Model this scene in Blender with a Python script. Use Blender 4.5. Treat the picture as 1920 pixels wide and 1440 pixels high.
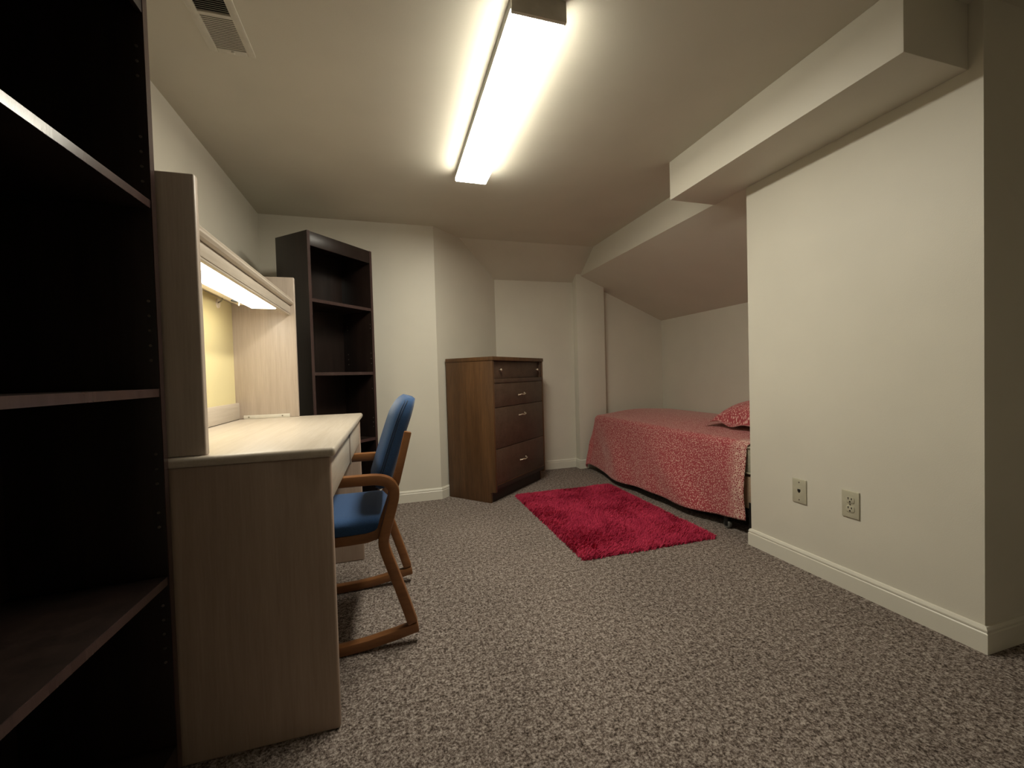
import bpy, bmesh, math, random
from mathutils import Vector, Matrix, noise as mnoise

# ------------------------------------------------------------------ reset
for o in list(bpy.data.objects):
    bpy.data.objects.remove(o, do_unlink=True)
S = bpy.context.scene
COL = S.collection
random.seed(7)

# ------------------------------------------------------------------ camera, world, exposure
cam_d = bpy.data.cameras.new('camera')
cam = bpy.data.objects.new('camera', cam_d)
COL.objects.link(cam)
cam_d.sensor_fit = 'HORIZONTAL'
cam_d.sensor_width = 36.0
cam_d.lens = 776.18 / 1920.0 * 36.0
cam_d.clip_start = 0.02
_r = Vector((0.95896917, -0.28208423, -0.02840102))
_u = Vector((0.03362192, 0.01368412, 0.99934094))
_f = Vector((0.28150968, 0.95929205, -0.02260686))
cam.matrix_world = Matrix(((_r.x, _u.x, -_f.x, 0.0), (_r.y, _u.y, -_f.y, 0.0), (_r.z, _u.z, -_f.z, 0.967), (0, 0, 0, 1)))
S.camera = cam

world = bpy.data.worlds.new('world')
S.world = world
world.use_nodes = True
world.node_tree.nodes['Background'].inputs[0].default_value = (0.0, 0.0, 0.0, 1)
world.node_tree.nodes['Background'].inputs[1].default_value = 0.0

S.view_settings.view_transform = 'Standard'
S.view_settings.look = 'None'
S.view_settings.gamma = 1.0
S.view_settings.use_curve_mapping = False
S.view_settings.exposure = 0.0
TUBE = 47.0          # radiance of the ceiling fixture's diffuser
DESKTUBE = 14.5       # radiance of the under-shelf lamp
LAMPCOL = (1.0, 0.945, 0.79)

# ------------------------------------------------------------------ materials
def new_mat(name):
    m = bpy.data.materials.new(name)
    m.use_nodes = True
    nt = m.node_tree
    b = nt.nodes['Principled BSDF']
    return m, nt, b

def ramp(nt, fac, stops):
    r = nt.nodes.new('ShaderNodeValToRGB')
    el = r.color_ramp.elements
    while len(el) < len(stops):
        el.new(0.5)
    for e, (p, c) in zip(el, stops):
        e.position = p
        e.color = (c[0], c[1], c[2], 1)
    nt.links.new(fac, r.inputs['Fac'])
    return r.outputs['Color']

def coords(nt, scale=(1, 1, 1), uv=False):
    tc = nt.nodes.new('ShaderNodeTexCoord')
    mp = nt.nodes.new('ShaderNodeMapping')
    mp.inputs['Scale'].default_value = scale
    nt.links.new(tc.outputs['UV' if uv else 'Object'], mp.inputs['Vector'])
    return mp.outputs['Vector']

def noise(nt, vec, scale, detail=3.0, rough=0.5):
    n = nt.nodes.new('ShaderNodeTexNoise')
    n.inputs['Scale'].default_value = scale
    n.inputs['Detail'].default_value = detail
    n.inputs['Roughness'].default_value = rough
    nt.links.new(vec, n.inputs['Vector'])
    return n.outputs['Fac']

def bump(nt, b, height, strength, dist):
    bp = nt.nodes.new('ShaderNodeBump')
    bp.inputs['Strength'].default_value = strength
    bp.inputs['Distance'].default_value = dist
    nt.links.new(height, bp.inputs['Height'])
    nt.links.new(bp.outputs['Normal'], b.inputs['Normal'])

def paint(name, col, rough=0.55, var=0.03):
    m, nt, b = new_mat(name)
    v = coords(nt)
    n = noise(nt, v, 3.0, 4)
    c = ramp(nt, n, [(0.3, tuple(x * (1 - var) for x in col)), (0.7, tuple(min(1, x * (1 + var)) for x in col))])
    nt.links.new(c, b.inputs['Base Color'])
    b.inputs['Roughness'].default_value = rough
    bump(nt, b, noise(nt, v, 260.0, 2), 0.12, 0.002)
    return m

def wood(name, dark, light, rough=0.4, scale=(18, 18, 1.2), spec=0.4, fine=8.0, bumpy=0.05):
    m, nt, b = new_mat(name)
    v = coords(nt, scale)
    n1 = noise(nt, v, 1.6, 5, 0.6)
    n2 = noise(nt, v, fine, 3, 0.6)
    mx = nt.nodes.new('ShaderNodeMath')
    mx.operation = 'MULTIPLY_ADD'
    mx.inputs[1].default_value = 0.4
    nt.links.new(n2, mx.inputs[0])
    sc = nt.nodes.new('ShaderNodeMath')
    sc.operation = 'MULTIPLY'
    sc.inputs[1].default_value = 0.6
    nt.links.new(n1, sc.inputs[0])
    nt.links.new(sc.outputs[0], mx.inputs[2])
    c = ramp(nt, mx.outputs[0], [(0.36, dark), (0.64, light)])
    nt.links.new(c, b.inputs['Base Color'])
    b.inputs['Roughness'].default_value = rough
    b.inputs['Specular IOR Level'].default_value = spec
    bump(nt, b, n2, bumpy, 0.001)
    return m

def plain(name, col, rough=0.5, metal=0.0, spec=0.5):
    m, nt, b = new_mat(name)
    n = noise(nt, coords(nt), 40.0, 2)
    c = ramp(nt, n, [(0.3, tuple(x * 0.95 for x in col)), (0.7, tuple(min(1, x * 1.05) for x in col))])
    nt.links.new(c, b.inputs['Base Color'])
    b.inputs['Roughness'].default_value = rough
    b.inputs['Metallic'].default_value = metal
    b.inputs['Specular IOR Level'].default_value = spec
    return m

def lamp_mat(name, col, strength):
    m, nt, b = new_mat(name)
    b.inputs['Base Color'].default_value = (0.8, 0.8, 0.78, 1)
    b.inputs['Roughness'].default_value = 0.4
    b.inputs['Emission Color'].default_value = (col[0], col[1], col[2], 1)
    b.inputs['Emission Strength'].default_value = strength
    return m

def carpet_mat():
    m, nt, b = new_mat('speckled_carpet')
    v = coords(nt)
    n1 = noise(nt, v, 135.0, 4, 0.8)
    n2 = noise(nt, v, 55.0, 2, 0.5)
    n3 = noise(nt, v, 2.2, 3, 0.5)
    a = nt.nodes.new('ShaderNodeMath'); a.operation = 'MULTIPLY_ADD'; a.inputs[1].default_value = 0.25
    nt.links.new(n2, a.inputs[0]); 
    s = nt.nodes.new('ShaderNodeMath'); s.operation = 'MULTIPLY'; s.inputs[1].default_value = 0.75
    nt.links.new(n1, s.inputs[0]); nt.links.new(s.outputs[0], a.inputs[2])
    c = ramp(nt, a.outputs[0], [(0.39, (0.045, 0.034, 0.027)), (0.475, (0.22, 0.175, 0.150)), (0.53, (0.40, 0.34, 0.30)), (0.60, (0.68, 0.605, 0.55))])
    mix = nt.nodes.new('ShaderNodeMixRGB'); mix.blend_type = 'MULTIPLY'; mix.inputs['Fac'].default_value = 1.0
    c3 = ramp(nt, n3, [(0.35, (0.82, 0.81, 0.81)), (0.65, (0.95, 0.94, 0.94))])
    nt.links.new(c, mix.inputs['Color1']); nt.links.new(c3, mix.inputs['Color2'])
    nt.links.new(mix.outputs['Color'], b.inputs['Base Color'])
    b.inputs['Roughness'].default_value = 0.95
    b.inputs['Specular IOR Level'].default_value = 0.1
    bump(nt, b, a.outputs[0], 0.9, 0.012)
    return m

def bedspread_mat():
    m, nt, b = new_mat('red_leopard_print_cotton')
    v = coords(nt, uv=True)
    n = nt.nodes.new('ShaderNodeTexNoise'); n.inputs['Scale'].default_value = 60
    nt.links.new(v, n.inputs['Vector'])
    add = nt.nodes.new('ShaderNodeMixRGB'); add.blend_type = 'ADD'; add.inputs['Fac'].default_value = 0.006
    nt.links.new(v, add.inputs['Color1']); nt.links.new(n.outputs['Color'], add.inputs['Color2'])
    vo = nt.nodes.new('ShaderNodeTexVoronoi'); vo.feature = 'F1'; vo.inputs['Scale'].default_value = 104; vo.inputs['Randomness'].default_value = 0.8
    nt.links.new(add.outputs['Color'], vo.inputs['Vector'])
    ve = nt.nodes.new('ShaderNodeTexVoronoi'); ve.feature = 'DISTANCE_TO_EDGE'; ve.inputs['Scale'].default_value = 84
    nt.links.new(add.outputs['Color'], ve.inputs['Vector'])
    dots = ramp(nt, vo.outputs['Distance'], [(0.26, (0.74, 0.48, 0.42)), (0.40, (0.36, 0.055, 0.068))])
    net = ramp(nt, ve.outputs['Distance'], [(0.06, (0.76, 0.55, 0.46)), (0.14, (0.31, 0.045, 0.055))])
    # the printed bands run along the sheet: dots in the middle, net by the near border
    sep = nt.nodes.new('ShaderNodeSeparateXYZ'); nt.links.new(v, sep.inputs[0])
    band = ramp(nt, sep.outputs['Y'], [(0.06, (1, 1, 1)), (0.13, (0, 0, 0))])
    mix = nt.nodes.new('ShaderNodeMixRGB'); nt.links.new(band, mix.inputs['Fac'])
    nt.links.new(dots, mix.inputs['Color1']); nt.links.new(net, mix.inputs['Color2'])
    nt.links.new(mix.outputs['Color'], b.inputs['Base Color'])
    b.inputs['Roughness'].default_value = 0.85
    b.inputs['Specular IOR Level'].default_value = 0.2
    b.inputs['Sheen Weight'].default_value = 0.5
    b.inputs['Sheen Roughness'].default_value = 0.5
    b.inputs['Sheen Tint'].default_value = (1.0, 0.75, 0.7, 1)
    bump(nt, b, noise(nt, v, 14.0, 3), 0.14, 0.02)
    return m

def fabric(name, dark, light, scale=900, rough=0.9):
    m, nt, b = new_mat(name)
    v = coords(nt)
    n = noise(nt, v, scale, 2, 0.7)
    c = ramp(nt, n, [(0.35, dark), (0.65, light)])
    nt.links.new(c, b.inputs['Base Color'])
    b.inputs['Roughness'].default_value = rough
    b.inputs['Specular IOR Level'].default_value = 0.15
    b.inputs['Sheen Weight'].default_value = 0.25
    bump(nt, b, n, 0.3, 0.002)
    return m

def rug_mat():
    m, nt, b = new_mat('crimson_shag')
    v = coords(nt)
    n = noise(nt, v, 6.0, 4, 0.6)
    n2 = noise(nt, v, 160.0, 2, 0.6)
    c1 = ramp(nt, n, [(0.35, (0.44, 0.026, 0.074)), (0.65, (0.58, 0.046, 0.108))])
    c2 = ramp(nt, n2, [(0.3, (0.75, 0.75, 0.75)), (0.7, (1.15, 1.1, 1.1))])
    mix = nt.nodes.new('ShaderNodeMixRGB'); mix.blend_type = 'MULTIPLY'; mix.inputs['Fac'].default_value = 1.0
    nt.links.new(c1, mix.inputs['Color1']); nt.links.new(c2, mix.inputs['Color2'])
    nt.links.new(mix.outputs['Color'], b.inputs['Base Color'])
    b.inputs['Roughness'].default_value = 0.8
    b.inputs['Specular IOR Level'].default_value = 0.2
    return m

WALL = (0.70, 0.665, 0.575)
M = {}
M['wall'] = paint('cream_wall_paint', WALL, 0.5)
M['ceil'] = paint('cream_ceiling_paint', (0.64, 0.605, 0.515), 0.7)
M['trim'] = paint('cream_gloss_trim', (0.73, 0.70, 0.61), 0.35, 0.02)
M['carpet'] = carpet_mat()
M['espresso'] = wood('espresso_veneer', (0.010, 0.0062, 0.005), (0.022, 0.013, 0.0105), 0.36, (14, 14, 1.0), 0.42)
M['espresso_edge'] = wood('espresso_edge_band', (0.042, 0.025, 0.023), (0.062, 0.038, 0.035), 0.20, (14, 14, 1.0), 0.55)
M['oak'] = wood('whitewashed_oak', (0.42, 0.345, 0.285), (0.51, 0.435, 0.37), 0.38, (26, 26, 1.1), 0.4)
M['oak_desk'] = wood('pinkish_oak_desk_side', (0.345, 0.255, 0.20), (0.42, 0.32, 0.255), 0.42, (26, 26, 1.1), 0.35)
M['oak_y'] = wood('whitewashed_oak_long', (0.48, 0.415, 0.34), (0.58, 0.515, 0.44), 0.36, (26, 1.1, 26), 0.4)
M['yellow_board'] = fabric('yellow_fabric_board', (0.56, 0.48, 0.23), (0.66, 0.57, 0.30), 500, 0.9)
M['walnut'] = wood('walnut_veneer', (0.075, 0.036, 0.015), (0.145, 0.072, 0.030), 0.42, (10, 10, 0.9), 0.4)
M['walnut_front_shaded'] = wood('shaded_walnut_drawer_front', (0.060, 0.034, 0.022), (0.10, 0.060, 0.040), 0.42, (10, 1.0, 10), 0.4)  # same walnut as the sides, darkened to paint in the fronts' weaker light
M['walnut_dark'] = plain('dark_walnut_edge', (0.022, 0.013, 0.009), 0.5)
M['honey'] = wood('honey_stained_beech', (0.185, 0.072, 0.023), (0.27, 0.115, 0.040), 0.38, (1.5, 16, 8), 0.45)
M['blue'] = fabric('blue_wool_upholstery', (0.018, 0.052, 0.135), (0.050, 0.118, 0.275), 700)
M['piping'] = fabric('blue_piping', (0.008, 0.026, 0.07), (0.016, 0.048, 0.12), 700)
M['brass'] = plain('worn_nickel_brass', (0.78, 0.68, 0.54), 0.30, 0.75)
M['screw'] = plain('dull_screw_metal', (0.25, 0.23, 0.19), 0.4, 0.8)
M['pin'] = plain('shelf_pin_metal', (0.30, 0.27, 0.23), 0.35, 0.9)
M['plate'] = plain('ivory_plastic_plate', (0.50, 0.47, 0.36), 0.35)
M['black'] = plain('black_slot', (0.008, 0.007, 0.006), 0.6)
M['white_metal'] = plain('white_enamel_metal', (0.62, 0.59, 0.52), 0.4)
M['grey_metal'] = plain('fixture_end_metal', (0.62, 0.58, 0.51), 0.45)
M['shaded_side_and_cord'] = plain('shaded_housing_and_cord_grey', (0.16, 0.145, 0.12), 0.5)  # shade on the white housing painted in as dark grey; also colours the cord
M['vent'] = plain('painted_vent_metal', (0.62, 0.585, 0.50), 0.45)
M['duct'] = plain('dark_duct', (0.03, 0.027, 0.022), 0.8)
M['lamp_body'] = plain('peach_white_lamp_body', (0.75, 0.66, 0.54), 0.4)
M['bed_metal'] = plain('black_bed_frame_steel', (0.012, 0.012, 0.012), 0.45, 0.3)
M['mattress'] = fabric('grey_green_ticking', (0.30, 0.28, 0.21), (0.40, 0.37, 0.28), 120)
M['boxspring'] = fabric('tan_box_spring_cloth', (0.40, 0.29, 0.20), (0.50, 0.37, 0.26), 200)
M['spread'] = bedspread_mat()
M['rug'] = rug_mat()
M['ceiling_tube'] = lamp_mat('lit_ceiling_diffuser', LAMPCOL, TUBE)
M['ceiling_tube_side'] = lamp_mat('lit_ceiling_diffuser_side', LAMPCOL, TUBE * 1.0)
M['desk_tube'] = lamp_mat('lit_desk_lamp_lens', LAMPCOL, DESKTUBE)

# ------------------------------------------------------------------ mesh helpers
def link(o):
    COL.objects.link(o)
    return o

def thing(name, label, cat, loc=(0, 0, 0), rotz=0.0, group=None):
    o = bpy.data.objects.new(name, None)
    o.empty_display_size = 0.05
    link(o)
    o.location = loc
    o.rotation_euler = (0, 0, rotz)
    o['label'] = label
    o['category'] = cat
    if group:
        o['group'] = group
    return o

def tag(o, label, cat, group=None):
    o['label'] = label
    o['category'] = cat
    if group:
        o['group'] = group
    return o

def origin_of(p):
    """summed location of the (unrotated or singly rotated) parent chain"""
    m = Matrix.Identity(4)
    while p is not None:
        m = Matrix.Translation(p.location) @ p.rotation_euler.to_matrix().to_4x4() @ m
        p = p.parent
    return m

class MB:
    def __init__(self):
        self.bm = bmesh.new()
        self.uv = None

    def box(self, x0, x1, y0, y1, z0, z1):
        vs = [self.bm.verts.new(p) for p in ((x0, y0, z0), (x1, y0, z0), (x1, y1, z0), (x0, y1, z0), (x0, y0, z1), (x1, y0, z1), (x1, y1, z1), (x0, y1, z1))]
        for f in ((3, 2, 1, 0), (4, 5, 6, 7), (0, 1, 5, 4), (1, 2, 6, 5), (2, 3, 7, 6), (3, 0, 4, 7)):
            self.bm.faces.new([vs[i] for i in f])
        return self

    def prism(self, poly, axis, lo, hi):
        """poly: 2D points; axis 'X' -> (y,z), 'Y' -> (x,z), 'Z' -> (x,y)"""
        def P(a, b, t):
            return {'X': (t, a, b), 'Y': (a, t, b), 'Z': (a, b, t)}[axis]
        A = [self.bm.verts.new(P(a, b, lo)) for a, b in poly]
        B = [self.bm.verts.new(P(a, b, hi)) for a, b in poly]
        n = len(poly)
        fs = [self.bm.faces.new(A), self.bm.faces.new(B)]
        for i in range(n):
            fs.append(self.bm.faces.new((A[i], A[(i + 1) % n], B[(i + 1) % n], B[i])))
        bmesh.ops.recalc_face_normals(self.bm, faces=fs)
        return self

    def tube(self, pts, r, n=10, caps=True):
        pts = [Vector(p) for p in pts]
        rings = []
        prev = None
        for i, p in enumerate(pts):
            d = (pts[min(i + 1, len(pts) - 1)] - pts[max(i - 1, 0)]).normalized()
            if prev is None:
                a = Vector((0, 0, 1)) if abs(d.z) < 0.9 else Vector((1, 0, 0))
                prev = (a - d * a.dot(d)).normalized()
            else:
                prev = (prev - d * prev.dot(d)).normalized()
            q = d.cross(prev)
            rr = r[i] if isinstance(r, (list, tuple)) else r
            rings.append([self.bm.verts.new(p + (prev * math.cos(2 * math.pi * k / n) + q * math.sin(2 * math.pi * k / n)) * rr) for k in range(n)])
        for a, b in zip(rings, rings[1:]):
            for k in range(n):
                self.bm.faces.new((a[k], a[(k + 1) % n], b[(k + 1) % n], b[k]))
        if caps:
            self.bm.faces.new(rings[0][::-1])
            self.bm.faces.new(rings[-1])
        return self

    def ribbon(self, path, hw, y0, y1, sub=1):
        """plank of half-width hw swept along an x/z path, y0..y1 thick"""
        P = [Vector((a, b)) for a, b in path]
        L, Rr = [], []
        for i, p in enumerate(P):
            t = (P[min(i + 1, len(P) - 1)] - P[max(i - 1, 0)]).normalized()
            nrm = Vector((-t.y, t.x))
            # mitre widening
            if 0 < i < len(P) - 1:
                t0 = (P[i] - P[i - 1]).normalized()
                c = max(0.6, abs(t0.dot(t)))
            else:
                c = 1.0
            w = (hw[i] if isinstance(hw, (list, tuple)) else hw) / c
            L.append(p + nrm * w)
            Rr.append(p - nrm * w)
        rows = []
        for l, r_ in zip(L, Rr):
            rows.append([self.bm.verts.new(v) for v in ((l.x, y0, l.y), (l.x, y1, l.y), (r_.x, y1, r_.y), (r_.x, y0, r_.y))])
        for a, b in zip(rows, rows[1:]):
            for k in range(4):
                self.bm.faces.new((a[k], a[(k + 1) % 4], b[(k + 1) % 4], b[k]))
        self.bm.faces.new(rows[0][::-1])
        self.bm.faces.new(rows[-1])
        bmesh.ops.recalc_face_normals(self.bm, faces=self.bm.faces[:])
        return self

    def grid(self, nu, nv, fn, uvfn=None, close_u=False):
        vs = [[self.bm.verts.new(fn(i / nu, j / nv)) for j in range(nv + 1)] for i in range(nu + (0 if close_u else 1))]
        if uvfn and self.uv is None:
            self.uv = self.bm.loops.layers.uv.new('UVMap')
        n = nu
        for i in range(n):
            i2 = (i + 1) % len(vs) if close_u else i + 1
            for j in range(nv):
                f = self.bm.faces.new((vs[i][j], vs[i2][j], vs[i2][j + 1], vs[i][j + 1]))
                if uvfn:
                    for lp, (a, b) in zip(f.loops, ((i, j), (i + 1, j), (i + 1, j + 1), (i, j + 1))):
                        lp[self.uv].uv = uvfn(a / nu, b / nv)
        return vs

    def build(self, name, mat, parent=None, bevel=0.0, seg=2, smooth=False, local=False, angle=30):
        self.bm.normal_update()
        if bevel > 0:
            es = [e for e in self.bm.edges if len(e.link_faces) == 2 and e.calc_face_angle(0) > math.radians(angle)]
            bmesh.ops.bevel(self.bm, geom=es, offset=bevel, segments=seg, affect='EDGES', profile=0.5, clamp_overlap=True)
        if parent is not None and not local:
            self.bm.transform(origin_of(parent).inverted())
        me = bpy.data.meshes.new(name)
        self.bm.to_mesh(me)
        self.bm.free()
        me.materials.append(mat)
        for p in me.polygons:
            p.use_smooth = smooth or bevel > 0
        if bevel > 0 and not smooth:
            try:
                me.set_sharp_from_angle(angle=math.radians(40))
            except Exception:
                pass
        o = bpy.data.objects.new(name, me)
        link(o)
        if parent is not None:
            o.parent = parent
        return o

def copy_part(src, parent, loc=None, rotz=None):
    c = src.copy()
    COL.objects.link(c)
    c.parent = parent
    if loc is not None:
        c.location = loc
    if rotz is not None:
        c.rotation_euler = (0, 0, rotz)
    return c

def struct(name, mb, mat, bevel=0.0, parent=None, label=None):
    o = mb.build(name, mat, parent, bevel)
    o['kind'] = 'structure'
    if label:
        o['label'] = label
    return o

# ------------------------------------------------------------------ the room
XL, XR, YA, YB, ZC = -0.85, 1.865, 3.293, 3.895, 2.143
YN, YW = 0.864, 1.79            # near and far corner of the closet block on the right
ZF, XK, ZK = 1.935, 2.86, 1.51   # fascia foot, knee wall, knee wall height
YBACK, XE = -0.75, 3.1

struct('floor', MB().box(XL - .1, XE + .1, YBACK - .1, YB + .1, -0.08, 0), M['carpet'], label='brown and beige speckled cut pile carpet over the whole room')
struct('ceiling', MB().box(XL - .1, XE + .1, YBACK - .1, 3.523, ZC, ZC + .1), M['ceil'], label='low flat cream painted ceiling with the long light')
struct('ceiling_slope', MB().prism([(3.523, ZC), (YB + .1, ZC - (YB + .1 - 3.523) * .6855), (YB + .1, ZC + .1), (3.523, ZC + .1)], 'X', 0.2, XR), M['ceil'], label='sloped piece of ceiling above the wall behind the dresser')
struct('ceiling_alcove', MB().prism([(XR, ZF), (XK + .1, ZF - (XK + .1 - XR) * (ZF - ZK) / (XK - XR)), (XK + .1, ZC + .1), (XR, ZC + .1)], 'Y', YW, YB + .1), M['wall'], label='sloping ceiling and fascia over the bed alcove')
struct('wall_left', MB().box(XL - .1, XL, YBACK - .1, YA + .1, 0, ZC), M['wall'], label='cream painted wall behind the desk')
struct('wall_far', MB().prism([(XL, YA), (0.36, YA), (0.36 - .07, YA + .1), (XL, YA + .1)], 'Z', 0, ZC), M['wall'], label='cream wall behind the corner bookcase')
struct('wall_diagonal', MB().prism([(0.36, YA), (0.994, YB), (0.994, YB + .1), (0.90, YB + .1), (0.28, YA + .1)], 'Z', 0, ZC), M['wall'], label='angled cream wall behind the dresser')
struct('wall_back', MB().box(0.994, 1.90, YB, YB + .1, 0, ZC), M['wall'], label='cream wall to the right of the dresser under the sloped ceiling')
struct('wall_pillar', MB().box(1.813, 2.118, 3.80, YB + .1, 0, 2.0), M['wall'], 0.003, label='shallow square pier at the foot of the bed')
struct('wall_alcove_end', MB().box(2.118, XK + .1, 3.888, YB + .1, 0, 1.95), M['wall'], label='end wall of the bed alcove beside the pier')
struct('wall_alcove', MB().box(XK, XK + .1, YW, YB + .1, 0, 1.62), M['wall'], label='low knee wall along the bed')
struct('wall_right', MB().box(XR, XK + .1, YN, YW, 0, ZC), M['wall'], label='cream closet wall with two outlet plates')
struct('wall_entry', MB().box(XK + .1, XE + .1, YN, YN + .1, 0, ZC), M['wall'])
struct('wall_side', MB().box(XE, XE + .1, YBACK - .1, YN, 0, ZC), M['wall'])
struct('wall_behind', MB().box(XL, XE, YBACK - .1, YBACK, 0, ZC), M['wall'])
struct('ceiling_beam', MB().box(1.556, XR, 0.90, 2.015, 1.93, ZC), M['wall'], 0.003, label='boxed soffit beam running along the top of the closet wall')

def baseboard(name, path, closed_ends=True):
    """moulded board swept along plan points; the wall is to the left of the path direction"""
    prof = [(0, 0), (0.012, 0), (0.012, 0.066), (0.009, 0.070), (0.0105, 0.074), (0.0105, 0.079), (0.006, 0.088), (0.0, 0.090)]
    P = [Vector(p) for p in path]
    rows = []
    m = MB()
    for i, p in enumerate(P):
        d0 = (P[i] - P[i - 1]).normalized() if i > 0 else None
        d1 = (P[i + 1] - P[i]).normalized() if i < len(P) - 1 else None
        n0 = Vector((d0.y, -d0.x)) if d0 else None
        n1 = Vector((d1.y, -d1.x)) if d1 else None
        if n0 and n1:
            n = (n0 + n1)
            n = n / max(0.2, n.dot(n0))
        else:
            n = n0 or n1
        rows.append([m.bm.verts.new((p.x + n.x * a, p.y + n.y * a, b)) for a, b in prof])
    for a, b in zip(rows, rows[1:]):
        for k in range(len(prof) - 1):
            m.bm.faces.new((a[k], b[k], b[k + 1], a[k + 1]))
    m.bm.faces.new(rows[0])
    m.bm.faces.new(rows[-1][::-1])
    bmesh.ops.recalc_face_normals(m.bm, faces=m.bm.faces[:])
    return struct(name, m, M['trim'])

baseboard('baseboard_far', [(XL, YA), (0.36, YA), (0.994, YB), (1.813, YB), (1.813, 3.80), (2.118, 3.80)])
baseboard('baseboard_left', [(XL, YBACK), (XL, YA)])
baseboard('baseboard_right', [(1.95, YW), (XR, YW), (XR, YN), (XE, YN)])

# ------------------------------------------------------------------ ceiling light
t = thing('ceiling_light', 'long lit fluorescent ceiling light with wrapped diffuser and grey ends', 'light', (0.484, 1.804, ZC))
LX0, LX1, LY0, LY1 = 0.394, 0.574, 1.226, 2.382
MB().box(LX0 + .002, LX1 - .002, LY0 + .004, LY1 - .004, 2.097, ZC).build('housing', M['shaded_side_and_cord'], t, 0.002)
prof = [(LX0 + .001, 2.0968), (LX0 + .001, 2.092), (LX0 + .002, 2.0825), (LX0 + .006, 2.080), (LX1 - .006, 2.080), (LX1 - .002, 2.0825), (LX1 - .001, 2.092), (LX1 - .001, 2.0968)]
m = MB().prism(prof, 'Y', LY0 + .0125, LY1 - .008)
df = m.build('diffuser', M['ceiling_tube'], t)
df.data.materials.append(M['ceiling_tube_side'])       # lens side walls glow as strongly as the panel
for p in df.data.polygons:
    if abs(p.normal.x) > 0.9:
        p.material_index = 1
MB().box(LX0 - .001, LX1 + .001, LY0, LY0 + .012, 2.077, ZC).build('end_cap', M['grey_metal'], t, 0.0015)
MB().box(LX0 + .001, LX1 - .001, LY1 - .0075, LY1, 2.086, ZC).build('end_cap', M['grey_metal'], t, 0.0015)

# ------------------------------------------------------------------ ceiling vent
t = thing('ceiling_vent', 'white louvered air vent set in the ceiling above the desk', 'vent', (-0.498, 1.54, ZC))
VX0, VX1, VY0, VY1 = -0.569, -0.427, 1.365, 1.716
m = MB()
z0, z1 = ZC - .006, ZC
for a in ((VX0, -0.543, VY0, VY1), (-0.451, VX1, VY0, VY1), (-0.543, -0.451, VY0, 1.395), (-0.543, -0.451, 1.694, VY1)):
    m.box(*a, z0, z1)
m.build('frame', M['vent'], t, 0.001)
MB().box(-0.543, -0.451, 1.541, 1.551, ZC - .0065, ZC).build('divider', M['vent'], t, 0.001)
MB().box(-0.543, -0.451, 1.395, 1.694, ZC - .0007, ZC).build('duct_opening', M['duct'], t)
MB().box(-0.500, -0.490, 1.696, 1.706, ZC - .013, ZC - .006).build('damper_lever', M['vent'], t, 0.002)
for bank, (ya, yb, tilt) in enumerate(((1.397, 1.540, 38), (1.552, 1.693, -14))):
    sm = MB().box(-0.046, 0.046, *((-0.0027, 0.0027) if bank == 0 else (-0.0018, 0.0018)), -0.0004, 0.0004)
    sm.bm.transform(Matrix.Rotation(math.radians(tilt), 4, 'X'))
    first = sm.build('slat', M['vent'], t, local=True)
    n = 18
    for i in range(n):
        yy = ya + (yb - ya) * (i + .5) / n
        lc = (-0.497 + 0.498, yy - 1.54, -0.0035)
        if i == 0:
            first.location = lc
        else:
            copy_part(first, t, lc)

# ------------------------------------------------------------------ bookcases
def bookcase(t, w, d, h, shelves, rail_h, hole_z, hole_rows=(0.014,)):
    """local frame: x along the width 0..w, y from the front 0 to the back d"""
    th = 0.019
    for x in (0, w - th):
        MB().box(x, x + th, 0.0006, d, 0, h).build('side_panel', M['espresso'], t, 0.001, local=True)
        MB().box(x, x + th, -0.0012, 0.0005, 0, h).build('edge_band', M['espresso_edge'], t, local=True)
    MB().box(th, w - th, d - .008, d - .001, 0.06, h - .02).build('back_panel', M['espresso'], t, local=True)
    MB().box(th, w - th, 0.012, d - .009, h - th - .002, h - .002).build('top_panel', M['espresso'], t, 0.001, local=True)
    MB().box(th, w - th, 0.0, 0.0115, h - rail_h, h - .001).build('top_rail', M['espresso'], t, 0.001, local=True)
    MB().box(th, w - th, 0.012, d - .009, 0.066, 0.085).build('shelf', M['espresso'], t, 0.001, local=True)
    MB().box(th, w - th, 0.0, 0.0115, 0.0, 0.086).build('toe_rail', M['espresso'], t, 0.001, local=True)
    for z in shelves:
        s = MB().box(th + .0005, w - th - .0005, 0.0035, d - .009, z - .019, z).build('shelf', M['espresso'], t, 0.0008, local=True)
        MB().box(th + .0005, w - th - .0005, 0.0012, 0.003, z - .019, z).build('edge_band', M['espresso_edge'], s, local=True)
    pin = None
    for z in hole_z:
        for x, sx in ((w - th, -1), (th, 1)):
            for y in hole_rows:
                if pin is None:
                    pin = MB().tube([(0, 0, 0), (-0.0025, 0, 0)], 0.0032, 8).build('pin_socket', M['pin'], t, local=True)
                    pin.location = (x, y, z)
                else:
                    c = copy_part(pin, t, (x, y, z))
                    if sx > 0:
                        c.rotation_euler = (0, 0, math.pi)

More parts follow.
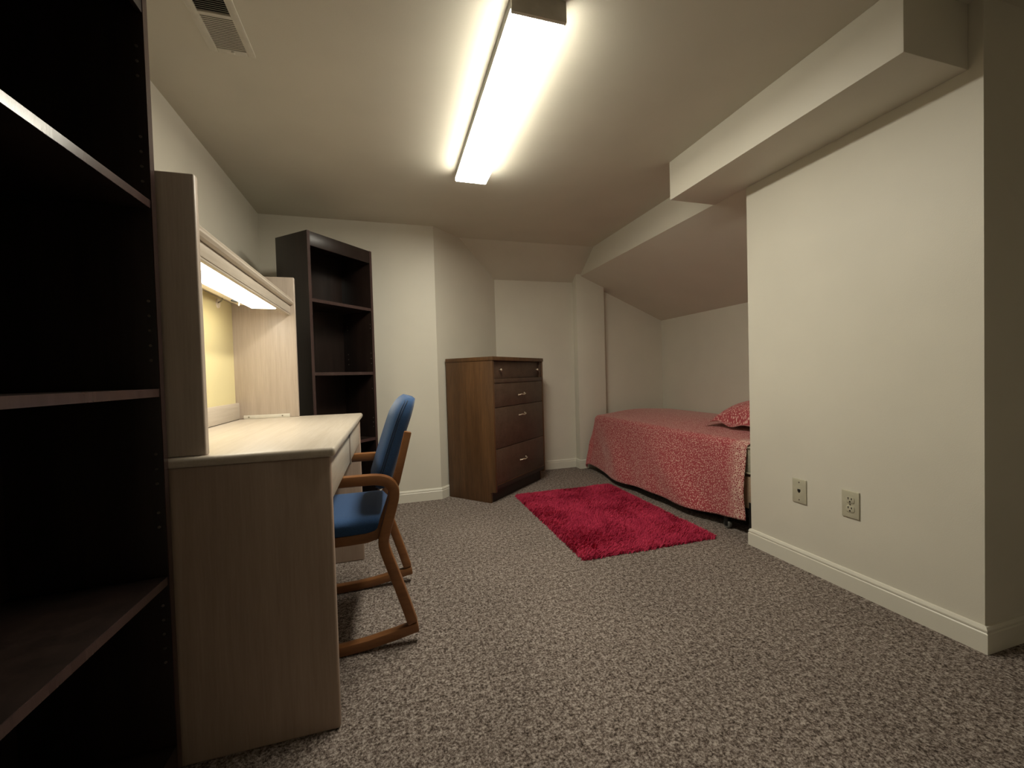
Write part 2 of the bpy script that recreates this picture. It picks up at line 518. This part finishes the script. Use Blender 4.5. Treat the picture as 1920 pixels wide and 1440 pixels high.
hz = [1.761, 1.726, 1.692] + [1.551 - .0347 * i for i in range(4)] + [1.166 - .0352 * i for i in range(5)] + [0.801, 0.765, 0.73, 0.66, 0.625] + [0.434 - .0347 * i for i in range(5)]
t = thing('bookcase', 'tall empty espresso brown bookcase standing against the near end of the desk', 'bookcase', (-0.53, 0.405, 0), math.pi / 2, )
bookcase(t, 0.803, 0.305, 1.93, [1.404, 0.957, 0.503], 0.09, hz)
b0 = Vector((-0.432, 2.617, 0)); c0 = Vector((-0.096, 2.985, 0))
ang = math.atan2(c0.y - b0.y, c0.x - b0.x)
t = thing('bookcase', 'dark brown bookcase set at an angle in the corner past the desk', 'bookcase', b0, ang)
hz2 = [1.335, 1.31, 1.14, 1.105, 1.07, 0.90, 0.70, 0.67, 0.64, 0.47, 0.44]
bookcase(t, (c0 - b0).length, 0.277, 1.83, [1.443, 1.013, 0.568], 0.083, hz2, (0.014, 0.227))

# ------------------------------------------------------------------ desk
D0, D1 = 1.222, 2.360
t = thing('desk', 'whitewashed oak desk with two drawers beside the left wall', 'desk', (-0.46, 1.78, 0))
ZT = 0.784
m = MB().box(-0.765, -0.150, 1.209, 2.373, ZT - .026, ZT)
m.build('desktop', M['oak_y'], t, 0.010, 4)
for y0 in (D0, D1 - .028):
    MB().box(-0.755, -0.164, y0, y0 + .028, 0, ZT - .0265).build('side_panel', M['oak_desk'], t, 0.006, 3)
MB().box(-0.755, -0.737, D0 + .028, D1 - .028, 0.30, ZT - .0265).build('modesty_panel', M['oak_y'], t, 0.001)
MB().box(-0.70, -0.19, D0 + .028, D1 - .028, 0.625, 0.64).build('drawer_carrier', M['oak_y'], t, 0.001)
for y0, y1 in ((D0 + .030, 1.787), (1.803, D1 - .030)):
    dr = MB().box(-0.189, -0.168, y0, y1, 0.628, ZT - .032).build('drawer', M['oak_y'], t, 0.003)
    MB().box(-0.60, -0.1895, y0 + .02, y1 - .02, 0.645, 0.735).build('drawer_box', M['oak_y'], dr, 0.001)
MB().box(-0.19, -0.163, 1.788, 1.802, 0.622, ZT - .0265).build('drawer_divider', M['oak'], t, 0.002)

t = thing('desk_hutch', 'whitewashed oak hutch with a lamp shelf standing on the desk', 'hutch', (-0.60, 1.78, ZT))
HX = -0.454
HZ = 1.492
for y0, y1 in ((1.224, 1.246), (2.338, 2.360)):
    MB().box(-0.757, HX, y0, y1, ZT, HZ).build('side_panel', M['oak'], t, 0.004, 3)
YF = 2.3375
MB().box(-0.742, -0.734, 1.2465, YF, ZT + .005, 1.354).build('fabric_board', M['yellow_board'], t)
MB().box(-0.733, -0.718, 1.247, YF, ZT + .003, ZT + .082).build('back_rail', M['oak_y'], t, 0.001)
MB().box(-0.742, -0.485, 1.247, YF, 1.3555, 1.375).build('shelf', M['oak_y'], t, 0.001)
m = MB().prism([(-0.4845, 1.353), (-0.474, 1.350), (-0.463, 1.354), (-0.458, 1.362), (-0.461, 1.370), (-0.467, 1.374), (-0.465, 1.380), (-0.470, 1.386), (-0.479, 1.388), (-0.4845, 1.385)], 'Y', 1.2465, YF)
m.build('shelf_moulding', M['oak_y'], t)
va = MB().box(-0.4895, -0.475, 1.247, YF, 1.3085, 1.3495).build('valance', M['oak_y'], t, 0.001)
MB().box(-0.491, -0.4775, 1.247, YF, 1.301, 1.3082).build('valance_lip', M['oak_y'], va, 0.001)
br = MB().box(-0.70, -0.495, YF - .008, YF, ZT + .0005, ZT + .018).build('corner_bracket', M['white_metal'], t, 0.001)
for x in (-0.677, -0.528):
    MB().tube([(x, YF - .0083, ZT + .0095), (x, YF - .010, ZT + .0095)], 0.0035, 8).build('screw', M['screw'], br)

t = thing('under_shelf_lamp', 'lit fluorescent strip lamp fixed under the hutch shelf', 'lamp', (-0.57, 1.75, 1.355))
MB().box(-0.656, -0.498, 1.36, 2.15, 1.3155, 1.3548).build('body', M['lamp_body'], t, 0.010, 3)
m = MB().box(-0.598, -0.495, 1.362, 2.155, 1.302, 1.315)
m.build('diffuser', M['desk_tube'], t, 0.006, 3)
m = MB().prism([(-0.626 + .011 * math.cos(a), 2.03 + .024 * math.sin(a)) for a in [i * math.pi / 8 for i in range(16)]], 'Z', 1.3115, 1.3158)
sw = m.build('switch_bezel', plain('dark_blue_grey_switch', (0.05, 0.06, 0.07), 0.4), t)
MB().tube([(-0.618, 2.055, 1.3113), (-0.618, 2.055, 1.298)], [0.0038, 0.003], 8).build('switch_toggle', M['white_metal'], sw)
m = MB().tube([(-0.6565, 1.98, 1.335), (-0.675, 2.05, 1.333), (-0.708, 2.13, 1.330), (-0.7325, 2.165, 1.327)], 0.0028, 8)
m.build('power_cord', M['shaded_side_and_cord'], t, smooth=True)
gr = MB()
gr.tube([(-0.7338, 2.165, 1.325), (-0.7295, 2.165, 1.325)], [0.022, 0.020], 20)
gr.build('cord_grommet', M['lamp_body'], t)

# ------------------------------------------------------------------ rocking desk chair
t = thing('chair', 'blue upholstered wooden armchair on sled runners tucked into the desk', 'chair', (-0.2, 1.78, 0))
def smooth_path(P, n=6):
    out = []
    for i in range(len(P) - 1):
        p0, p1, p2, p3 = P[max(i - 1, 0)], P[i], P[i + 1], P[min(i + 2, len(P) - 1)]
        for k in range(n):
            s = k / n
            out.append(tuple(0.5 * ((2 * b) + (-a + c) * s + (2 * a - 5 * b + 4 * c - d) * s * s + (-a + 3 * b - 3 * c + d) * s ** 3) for a, b, c, d in zip(p0, p1, p2, p3)))
    out.append(P[-1])
    return out
arm_path = [(-0.500, 0.609), (-0.30, 0.609), (-0.12, 0.609), (-0.058, 0.607), (-0.022, 0.595), (-0.003, 0.570), (-0.002, 0.540), (-0.013, 0.495), (-0.036, 0.415), (-0.042, 0.383), (-0.037, 0.350), (-0.010, 0.265), (0.019, 0.174), (0.0495, 0.072)]
run_path = [(0.069, 0.0555), (0.05, 0.0525), (-0.02, 0.0395), (-0.10, 0.0265), (-0.17, 0.0205), (-0.24, 0.0185), (-0.36, 0.0185), (-0.515, 0.0185)]
for y0, y1, ym in ((1.53, 1.565, 1), (1.995, 2.03, -1)):
    MB().ribbon(smooth_path(arm_path), 0.0185, y0, y1).build('armrest_and_rear_leg', M['honey'], t, 0.006, 2, angle=50)
    MB().ribbon(run_path, 0.0175, y0 + .0008, y1 - .0008).build('runner', M['honey'], t, 0.005, 2, angle=50)
    MB().ribbon([(-0.502, 0.589), (-0.502, 0.40), (-0.500, 0.037)], 0.0175, y0 + .0005, y1 - .0005).build('front_leg', M['honey'], t, 0.005, 2, angle=50)
    ya, yb = (y1 + .002, y1 + .024) if ym > 0 else (y0 - .024, y0 - .002)
    MB().ribbon([(-0.066, 0.385), (-0.045, 0.44), (0.009, 0.588), (0.056, 0.768)], 0.0135, ya, yb).build('back_post', M['honey'], t, 0.005, 2, angle=50)
    yc, yd = (y1 + .001, y1 + .021) if ym > 0 else (y0 - .021, y0 - .001)
    MB().ribbon([(-0.485, 0.391), (-0.16, 0.391), (-0.10, 0.393), (-0.065, 0.402), (-0.05, 0.415)], 0.0175, yc, yd).build('seat_rail', M['honey'], t, 0.004, 2, angle=50)
for x0 in (-0.488, -0.087):
    MB().box(x0, x0 + .022, 1.588, 1.972, 0.374, 0.408).build('cross_rail', M['honey'], t, 0.004)
# cushions: rounded boxes built from superellipse sections
def se(c, p):
    return math.copysign(abs(c) ** p, c)
def cushion(name, axis_pts, y0, y1, p=0.35, nseg=28, fr=0.5, dome=0.0):
    """axis_pts: list of (centre x, centre z, dir angle, half thickness) from one end to the other"""
    m = MB()
    yc, hy = (y0 + y1) / 2, (y1 - y0) / 2
    rows = []
    for (cx, cz, a, ht, wy) in axis_pts:
        nx, nz = math.cos(a), math.sin(a)
        ring = []
        for k in range(nseg):
            th = 2 * math.pi * k / nseg
            yy = se(math.cos(th), p) * hy * wy
            tt = se(math.sin(th), 0.55) * ht
            if tt > 0:
                tt += dome * (1 - (yy / hy) ** 2)
            ring.append(m.bm.verts.new((cx + nx * tt, yc + yy, cz + nz * tt)))
        rows.append(ring)
    for a, b in zip(rows, rows[1:]):
        for k in range(nseg):
            m.bm.faces.new((a[k], a[(k + 1) % nseg], b[(k + 1) % nseg], b[k]))
    m.bm.faces.new(rows[0][::-1]); m.bm.faces.new(rows[-1])
    bmesh.ops.recalc_face_normals(m.bm, faces=m.bm.faces[:])
    return m.build(name, M['blue'], t, smooth=True)
seat_pts = []
for i in range(23):
    s = i / 22
    x = -0.520 + s * 0.492
    e = min(s, 1 - s) * 0.492
    rnd = min(1.0, max(0.02, 1 - (1 - min(1, e / 0.035)) ** 2) ** 0.5)
    seat_pts.append((x, 0.432 + 0.008 * (0.5 - s) - 0.004 * math.sin(math.pi * s), math.pi / 2, 0.034 * rnd, 0.90 + 0.10 * rnd))
cushion('seat_cushion', seat_pts, 1.568, 1.992, 0.22, 40, dome=0.006)
back_pts = []
for i in range(29):
    s = i / 28
    # axis from bottom to top, leaning back
    x = -0.045 + 0.101 * s
    z = 0.556 + 0.332 * s
    x += 0.012 * s * s
    e0, e1 = s * 0.345, (1 - s) * 0.345
    r0 = min(1.0, max(0.03, 1 - (1 - min(1, e0 / 0.03)) ** 2) ** 0.5)
    r1 = min(1.0, max(0.03, 1 - (1 - min(1, e1 / 0.085)) ** 2) ** 0.5)
    a = math.pi + 0.27 * -1
    back_pts.append((x - 0.006 + 0.016 * (1 - r1), z, math.radians(180 - 16), 0.036 * r0 * (0.35 + 0.65 * r1), (0.90 + 0.10 * r0) * (0.72 + 0.28 * r1)))
bk = cushion('backrest_cushion', back_pts, 1.592, 1.968, 0.30, 40, dome=0.012)
for off in (0.006, -0.004):
    pts = []
    for (cx, cz, a, ht, wy) in back_pts[1:-1]:
        pts.append((cx - 0.010 - off, 1.78 - 0.188 * wy - .0022, cz - off * .3))
    top = []
    for k in range(1, 12):
        cx, cz, a, ht, wy = back_pts[-2]
        top.append((cx - 0.010 - off, 1.78 - 0.188 * wy * math.cos(math.pi * k / 12), cz + 0.004))
    far = [(x, 3.56 - y, z) for x, y, z in pts[::-1]]
    MB().tube(pts + top + far, 0.0026, 6).build('piping', M['piping'], bk, smooth=True)

# ------------------------------------------------------------------ dresser
ta = math.radians(42)
F0 = Vector((0.730, 2.995, 0))
t = thing('dresser', 'brown walnut chest of drawers set across the angled wall', 'dresser', F0, ta)
W, Dp, Hh = 0.81, 0.45, 1.107
th = 0.02
toe = 0.045
for x in (0, W - th):
    poly = [(0.0, 0.085), (toe, 0.080), (toe, 0.0), (Dp, 0.0), (Dp, Hh - .0305), (0.0, Hh - .0305)]
    MB().prism(poly, 'X', x, x + th).build('side_panel', M['walnut'], t, 0.0015, local=True)
MB().box(-0.004, W + .004, -0.006, Dp + .002, Hh - .030, Hh).build('top', M['walnut'], t, 0.003, local=True)
MB().box(th, W - th, Dp - .010, Dp - .002, 0.03, Hh - .031).build('back_panel', M['walnut_dark'], t, local=True)
MB().box(th, W - th, toe + .002, toe + .016, 0.0, 0.1).build('toe_board', M['walnut_dark'], t, 0.001, local=True)
MB().box(th + .0005, W - th - .0005, 0.001, 0.30, 0.100, 0.132).build('bottom_rail', M['walnut_dark'], t, 0.001, local=True)
MB().box(th + .0005, W - th - .0005, 0.000, 0.010, 0.1325, 0.1365).build('base_moulding', M['walnut'], t, 0.001, local=True)
MB().box(th + .0005, W - th - .0005, -0.003, 0.30, 0.906, 0.938).build('drawer_rail', M['walnut_front_shaded'], t, 0.002, local=True)
def pull(par, x, z):
    h = MB()
    P = [(x - .046, -0.002, z - .006), (x - .040, -0.014, z - .003), (x - .028, -0.021, z + .000), (x, -0.023, z - .004), (x + .028, -0.021, z + .000), (x + .040, -0.014, z + .003), (x + .046, -0.002, z + .006)]
    h.tube(smooth_path(P, 4), 0.0045, 8)
    hp = h.build('handle', M['brass'], par, smooth=True, local=True)
    for sx in (-1, 1):
        MB().tube([(x + sx * .046, 0.0, z + sx * .006), (x + sx * .046, -0.004, z + sx * .006)], [0.008, 0.005], 10).build('rosette', M['brass'], hp, local=True)
# recessed top drawer with two knobs
d = MB().box(th + .014, W - th - .030, 0.018, 0.038, 0.9385, Hh - .034).build('drawer', M['walnut_front_shaded'], t, 0.002, local=True)
MB().box(W - th - .0295, W - th - .0005, 0.006, 0.030, 0.9385, Hh - .034).build('drawer_stop', M['walnut_front_shaded'], t, 0.001, local=True)
MB().box(th + .0005, th + .0135, 0.006, 0.030, 0.9385, Hh - .034).build('drawer_stop', M['walnut_front_shaded'], t, 0.001, local=True)
for x in (0.115, W - .105):
    k = MB()
    k.tube([(x, 0.014, 1.006), (x, 0.004, 1.006), (x, 0.0, 1.006), (x, -0.006, 1.006), (x, -0.010, 1.006)], [0.006, 0.005, 0.010, 0.011, 0.006], 14)
    k.build('knob', M['brass'], d, smooth=True, local=True)
for z0, z1, hz_ in ((0.722, 0.9035, 0.806), (0.408, 0.7185, 0.640), (0.138, 0.4045, 0.270)):
    d = MB().box(th + .002, W - th - .002, 0.0005, 0.020, z0, z1).build('drawer', M['walnut_front_shaded'], t, 0.0025, local=True)
    pull(d, W * .5 + .012, hz_)

# ------------------------------------------------------------------ shag rug
RX0, RX1, RY0, RY1 = 0.925, 1.742, 1.93, 3.12
t = thing('rug', 'crimson shaggy rectangular rug on the carpet beside the bed', 'rug', (1.333, 2.525, 0))
def rugz(x, y):
    return 0.014 + 0.003 * mnoise.noise(Vector((x * 9, y * 9, 0.3)))
m = MB()
NX, NY = 34, 50
def rp(u, v):
    x = RX0 + (RX1 - RX0) * u; y = RY0 + (RY1 - RY0) * v
    e = min(min(u, 1 - u) * (RX1 - RX0), min(v, 1 - v) * (RY1 - RY0))
    return (x, y, rugz(x, y) * min(1, 0.35 + e / 0.03))
m.grid(NX, NY, rp)
bs = m.build('rug_base', M['rug'], t, smooth=True)
# thickness under the base
verts, faces = [], []
rnd = random.Random(3)
N = 46000
ox, oy = 1.333, 2.525
for i in range(N):
    edge = rnd.random() < 0.10
    x = rnd.uniform(RX0 - .004, RX1 + .004); y = rnd.uniform(RY0 - .004, RY1 + .004)
    if edge:
        if rnd.random() < 0.4:
            y = rnd.choice((RY0, RY1)) + rnd.gauss(0, .006)
        else:
            x = rnd.choice((RX0, RX1)) + rnd.gauss(0, .006)
    lay = mnoise.noise(Vector((x * 4.5, y * 4.5, 1.7))) * 1.9 + mnoise.noise(Vector((x * 14, y * 14, 5.7))) * 0.8
    a = lay + rnd.gauss(0, .5)
    hgt = rnd.uniform(.012, .024)
    ln = rnd.uniform(.008, .020)
    dx, dy = math.cos(a) * ln, math.sin(a) * ln
    e = min(x - RX0, RX1 - x, y - RY0, RY1 - y)
    z0 = rugz(x, y) * max(0.15, min(1, 0.35 + e / 0.03)) - .004
    wv = rnd.uniform(.0016, .0032)
    b = rnd.uniform(0, math.pi)
    wx, wy = math.cos(b) * wv, math.sin(b) * wv
    k = len(verts)
    X, Y = x - ox, y - oy
    z0 = max(z0, 0.001)
    verts += [(X - wx, Y - wy, z0), (X + wx, Y + wy, z0), (X + dx * .45 + wx * .8, Y + dy * .45 + wy * .8, z0 + hgt * .7), (X + dx * .45 - wx * .8, Y + dy * .45 - wy * .8, z0 + hgt * .7), (X + dx, Y + dy, z0 + hgt)]
    faces += [(k, k + 1, k + 2, k + 3), (k + 3, k + 2, k + 4)]
me = bpy.data.meshes.new('pile')
me.from_pydata(verts, [], faces)
me.materials.append(M['rug'])
pile = bpy.data.objects.new('pile', me)
link(pile)
pile.parent = t
pile['kind'] = 'stuff'

# ------------------------------------------------------------------ bed
BX0, BX1, BY0, BY1 = 1.935, 2.845, 1.815, 3.735
t = thing('bed', 'single bed with mattress and box spring on a black rolling frame', 'bed', (2.39, 2.77, 0))
fr = MB()
for x in (BX0 + .005, BX1 - .04):
    fr.box(x, x + .004, BY0 + .01, BY1 - .02, 0.105, 0.155)
    fr.box(x, x + .035, BY0 + .01, BY1 - .02, 0.105, 0.110)
fr.build('side_rails', M['bed_metal'], t, 0.001)
for y in (2.03, 3.20):
    MB().box(BX0 - .012, BX1 - .01, y - .018, y + .018, 0.086, 0.1045).build('cross_rail', M['bed_metal'], t, 0.001)
MB().box(BX0 + .002, BX0 + .0045, BY0 + .01, BY0 + .06, 0.055, 0.20).build('headboard_bracket', M['bed_metal'], t, 0.001)
MB().tube([(BX0 + .0018, BY0 + .035, 0.145), (BX0 - .002, BY0 + .035, 0.145)], 0.006, 8).build('bolt', M['screw'], t)
wheel = None
for x in (1.935, 2.78):
    for y in (2.03, 3.20):
        c = MB()
        c.tube([(x - .010, y - .008, 0.0245), (x - .012, y - .008, 0.0245), (x - .012, y + .0, 0.0245)][:2], 0.004, 8)
        c.bm.clear()
        c.box(x - .013, x + .013, y - .016, y + .016, 0.052, 0.0855)
        c.box(x - .016, x - .012, y - .013, y + .013, 0.018, 0.056)
        c.box(x + .012, x + .016, y - .013, y + .013, 0.018, 0.056)
        cs = c.build('caster', M['bed_metal'], t, 0.002)
        w = MB()
        w.tube([(x - .0115, y, 0.0245), (x - .007, y, 0.0245), (x + .007, y, 0.0245), (x + .0115, y, 0.0245)], [0.020, 0.0245, 0.0245, 0.020], 20)
        w.build('wheel', plain('dark_grey_rubber', (0.11, 0.105, 0.095), 0.6) if wheel is None else wheel, cs)
        wheel = bpy.data.materials['dark_grey_rubber']
MB().box(BX0 + .012, BX1 - .012, BY0 + .005, BY1 - .01, 0.156, 0.345).build('box_spring', M['boxspring'], t, 0.012, 3)
mt = MB().box(BX0 + .008, BX1 - .005, BY0, BY1 - .005, 0.346, 0.532).build('mattress', M['mattress'], t, 0.035, 5)
for z in (0.366, 0.512):
    P = [(BX0 + .008, BY1 - .04, z), (BX0 + .0065, BY0 + .04, z), (BX0 + .018, BY0 + .010, z), (BX0 + .05, BY0 - .0005, z), (BX1 - .05, BY0 - .0005, z)]
    MB().tube(P, 0.0055, 8).build('piping', M['mattress'], mt, smooth=True)

# bedspread: a flat cloth (a across, b along) laid over the bed's rounded edges
TOPZ = 0.545
def spread_pt(a, b):
    # a: 0 at the knee wall side .. grows toward the room;  b: 0 at the pillow end .. grows toward the foot
    wtop = 2.835 - BX0 - 0.045
    ltop = BY1 - (BY0 + .02) - 0.045
    da = max(0.0, a - wtop)
    db = max(0.0, b - ltop)
    x = 2.835 - min(a, wtop)
    y = BY0 + .02 + min(b, ltop)
    dome = 0.028 * max(0, math.sin(math.pi * min(1, min(a, wtop) / wtop))) ** 1.5 * min(1, max(0.15, (y - BY0 + .1) / .4)) + 0.018 * max(0, x - BX0 - .045) / .9
    z = TOPZ + dome * min(1, (min(a, wtop) + .0) / .05 + .3)
    # soft wrinkles on top
    z += 0.004 * mnoise.noise(Vector((x * 3.1, y * 2.3, 0)))
    r = (da ** 3 + db ** 3) ** (1 / 3.0)
    if r > 0:
        phi = math.atan2(db, da)
        R = 0.050
        arc = R * math.pi / 2
        if r < arc:
            q = r / R
            out = R * math.sin(q); dn = R * (1 - math.cos(q))
        else:
            out = R; dn = R + (r - arc)
        drop = max(0, dn - R)
        # along-the-hem coordinate for the folds
        s = b
        fold = 0.013 * math.sin(s * 8.5 + drop * 6.5 + 0.6) + 0.016 * mnoise.noise(Vector((s * 5 + drop * 5, drop * 2.5, 2.0)))
        k = min(1, drop / .25)
        flare = drop * (0.045 + 0.21 * min(1, max(0, (b - .05) / .75)) * (1 - 0.45 * min(1, max(0, (b - 1.35) / .5))))
        rr = out + flare + fold * k
        x -= rr * math.cos(phi)
        y += (out + (rr - out) * 0.3) * math.sin(phi)
        # diagonal drag folds
        z -= dn * (0.985)
        if db > 0 and da > 0:
            x -= 0.03 * math.sin(2 * phi) * k
    return (x, y, max(z, 0.02))
WT = 2.835 - BX0 - 0.045
LT = BY1 - (BY0 + .02) - 0.045
NA, NB = 96, 150
AMAX, BMAX = WT + 0.50, LT + 0.36
def sp(u, v):
    a = AMAX * u
    # the side drop starts a little in from the pillow end
    b0_ = 0.0 if a < WT - .05 else min(1, (a - WT + .05) / .10) * 0.045
    b = b0_ + (BMAX - b0_) * v
    # hem wavers: lower along the middle, higher at the pillow end
    if a > WT:
        hem = 0.480 + 0.046 * min(1, max(0, b / .55)) + 0.010 * math.sin(b * 6.0)
        a = WT + (a - WT) * hem / 0.50
    return spread_pt(a, b)
def suv(u, v):
    return (AMAX * u, BMAX * v)
m = MB()
m.grid(NA, NB, sp, suv)
bs = m.build('bedspread', M['spread'], None, smooth=True)
sol = bs.modifiers.new('thickness', 'SOLIDIFY'); sol.thickness = 0.003; sol.offset = 1
tag(bs, 'red and cream leopard print bedspread draped over the bed', 'bedspread')

# pillow in a matching case
PX0, PX1, PY0, PY1 = 2.175, 2.80, 1.90, 2.43
m = MB()
def pillow_pt(u, v, side):
    uu, vv = u * 2 - 1, v * 2 - 1
    # pinched corners
    px = uu * (1 - .055 * (1 - abs(vv) ** 2.0) * abs(uu) ** 3)
    py = vv * (1 - .075 * (1 - abs(uu) ** 2.0) * abs(vv) ** 3)
    th = max(0.0, (1 - abs(uu) ** 2.6)) ** .52 * max(0.0, (1 - abs(vv) ** 2.6)) ** .52
    x = (PX0 + PX1) / 2 + px * (PX1 - PX0) / 2
    y = (PY0 + PY1) / 2 + py * (PY1 - PY0) / 2
    n = mnoise.noise(Vector((x * 7, y * 7, 3.3))) * .010 * th
    base = 0.600 - 0.006 * th
    z = base + (0.165 * th + n if side > 0 else -0.006 * th)
    return (x, y, z)
g1 = m.grid(40, 34, lambda u, v: pillow_pt(u, v, 1), lambda u, v: (u * .66 + .2, v * .5 + (.0 if u < .18 else .3)))
g2 = m.grid(40, 34, lambda u, v: pillow_pt(u, v, -1), lambda u, v: (u * .66 + .2, v * .5 + .3))
# open hem of the case, hanging past the pillow on the room side
def hemf(u, v):
    vv = v * 2 - 1
    p = pillow_pt(0.0, v, 1)
    w = 0.012 * math.sin(v * 9.0) + 0.008 * math.sin(v * 17 + 1)
    return (p[0] - .055 * u, p[1], p[2] + (0.010 * (1 - vv * vv) + w) * u - 0.010 * u)
m.grid(4, 34, hemf, lambda u, v: (.2 - u * .06, v * .5))
bmesh.ops.remove_doubles(m.bm, verts=m.bm.verts[:], dist=0.0006)
bmesh.ops.recalc_face_normals(m.bm, faces=m.bm.faces[:])
pl = m.build('pillow', M['spread'], None, smooth=True)
tag(pl, 'puffy pillow in a red leopard print case at the head of the bed', 'pillow')

# ------------------------------------------------------------------ wall plates
def wall_plate(name, label, yc, zc, w=0.070, h=0.115):
    t = thing(name, label, 'outlet', (XR, yc, zc))
    m = MB()
    m.prism([(yc - w / 2, zc - h / 2), (yc + w / 2, zc - h / 2), (yc + w / 2, zc + h / 2), (yc - w / 2, zc + h / 2)], 'X', XR - .0062, XR - .0002)
    m.build('plate', M['plate'], t, 0.0025, 3)
    return t
t = wall_plate('phone_jack', 'ivory telephone jack plate on the closet wall nearer the bed', 1.507, 0.371)
t['category'] = 'phone jack'
for dz in (0.042, -0.042):
    MB().tube([(XR - .006, 1.507, 0.371 + dz), (XR - .0078, 1.507, 0.371 + dz)], [0.0035, 0.0028], 10).build('screw', M['screw'], t)
MB().prism([(1.507 - .0075, 0.371 + .009), (1.507 + .0075, 0.371 + .009), (1.507 + .0075, 0.371 - .001), (1.507 + .003, 0.371 - .008), (1.507 - .003, 0.371 - .008), (1.507 - .0075, 0.371 - .001)], 'X', XR - .0068, XR - .0061).build('jack_opening', M['black'], t)
t = wall_plate('power_outlet', 'ivory duplex power outlet low on the closet wall', 1.277, 0.374)
MB().tube([(XR - .006, 1.277, 0.374), (XR - .0078, 1.277, 0.374)], [0.0035, 0.0028], 10).build('screw', M['screw'], t)
for dz in (0.0195, -0.0195):
    zc = 0.374 + dz
    pts = []
    for k in range(24):
        a = 2 * math.pi * k / 24
        yy = max(-0.0172, min(0.0172, 0.0172 * 1.0 * math.cos(a) * 1.12)); zz = max(-0.0135, min(0.0135, 0.0172 * math.sin(a)))
        pts.append((1.277 + yy, zc + zz))
    rc = MB().prism(pts, 'X', XR - .0085, XR - .0061).build('receptacle', M['plate'], t, 0.0006)
    for dy, hh in ((0.0065, .0095), (-0.0065, .008)):
        MB().box(XR - .0089, XR - .0086, 1.277 + dy - .0018, 1.277 + dy + .0018, zc + .001, zc + .001 + hh).build('slot', M['black'], rc)
    MB().tube([(XR - .0089, 1.277, zc - .0075), (XR - .0086, 1.277, zc - .0075)], 0.0034, 10).build('ground_hole', M['black'], rc)
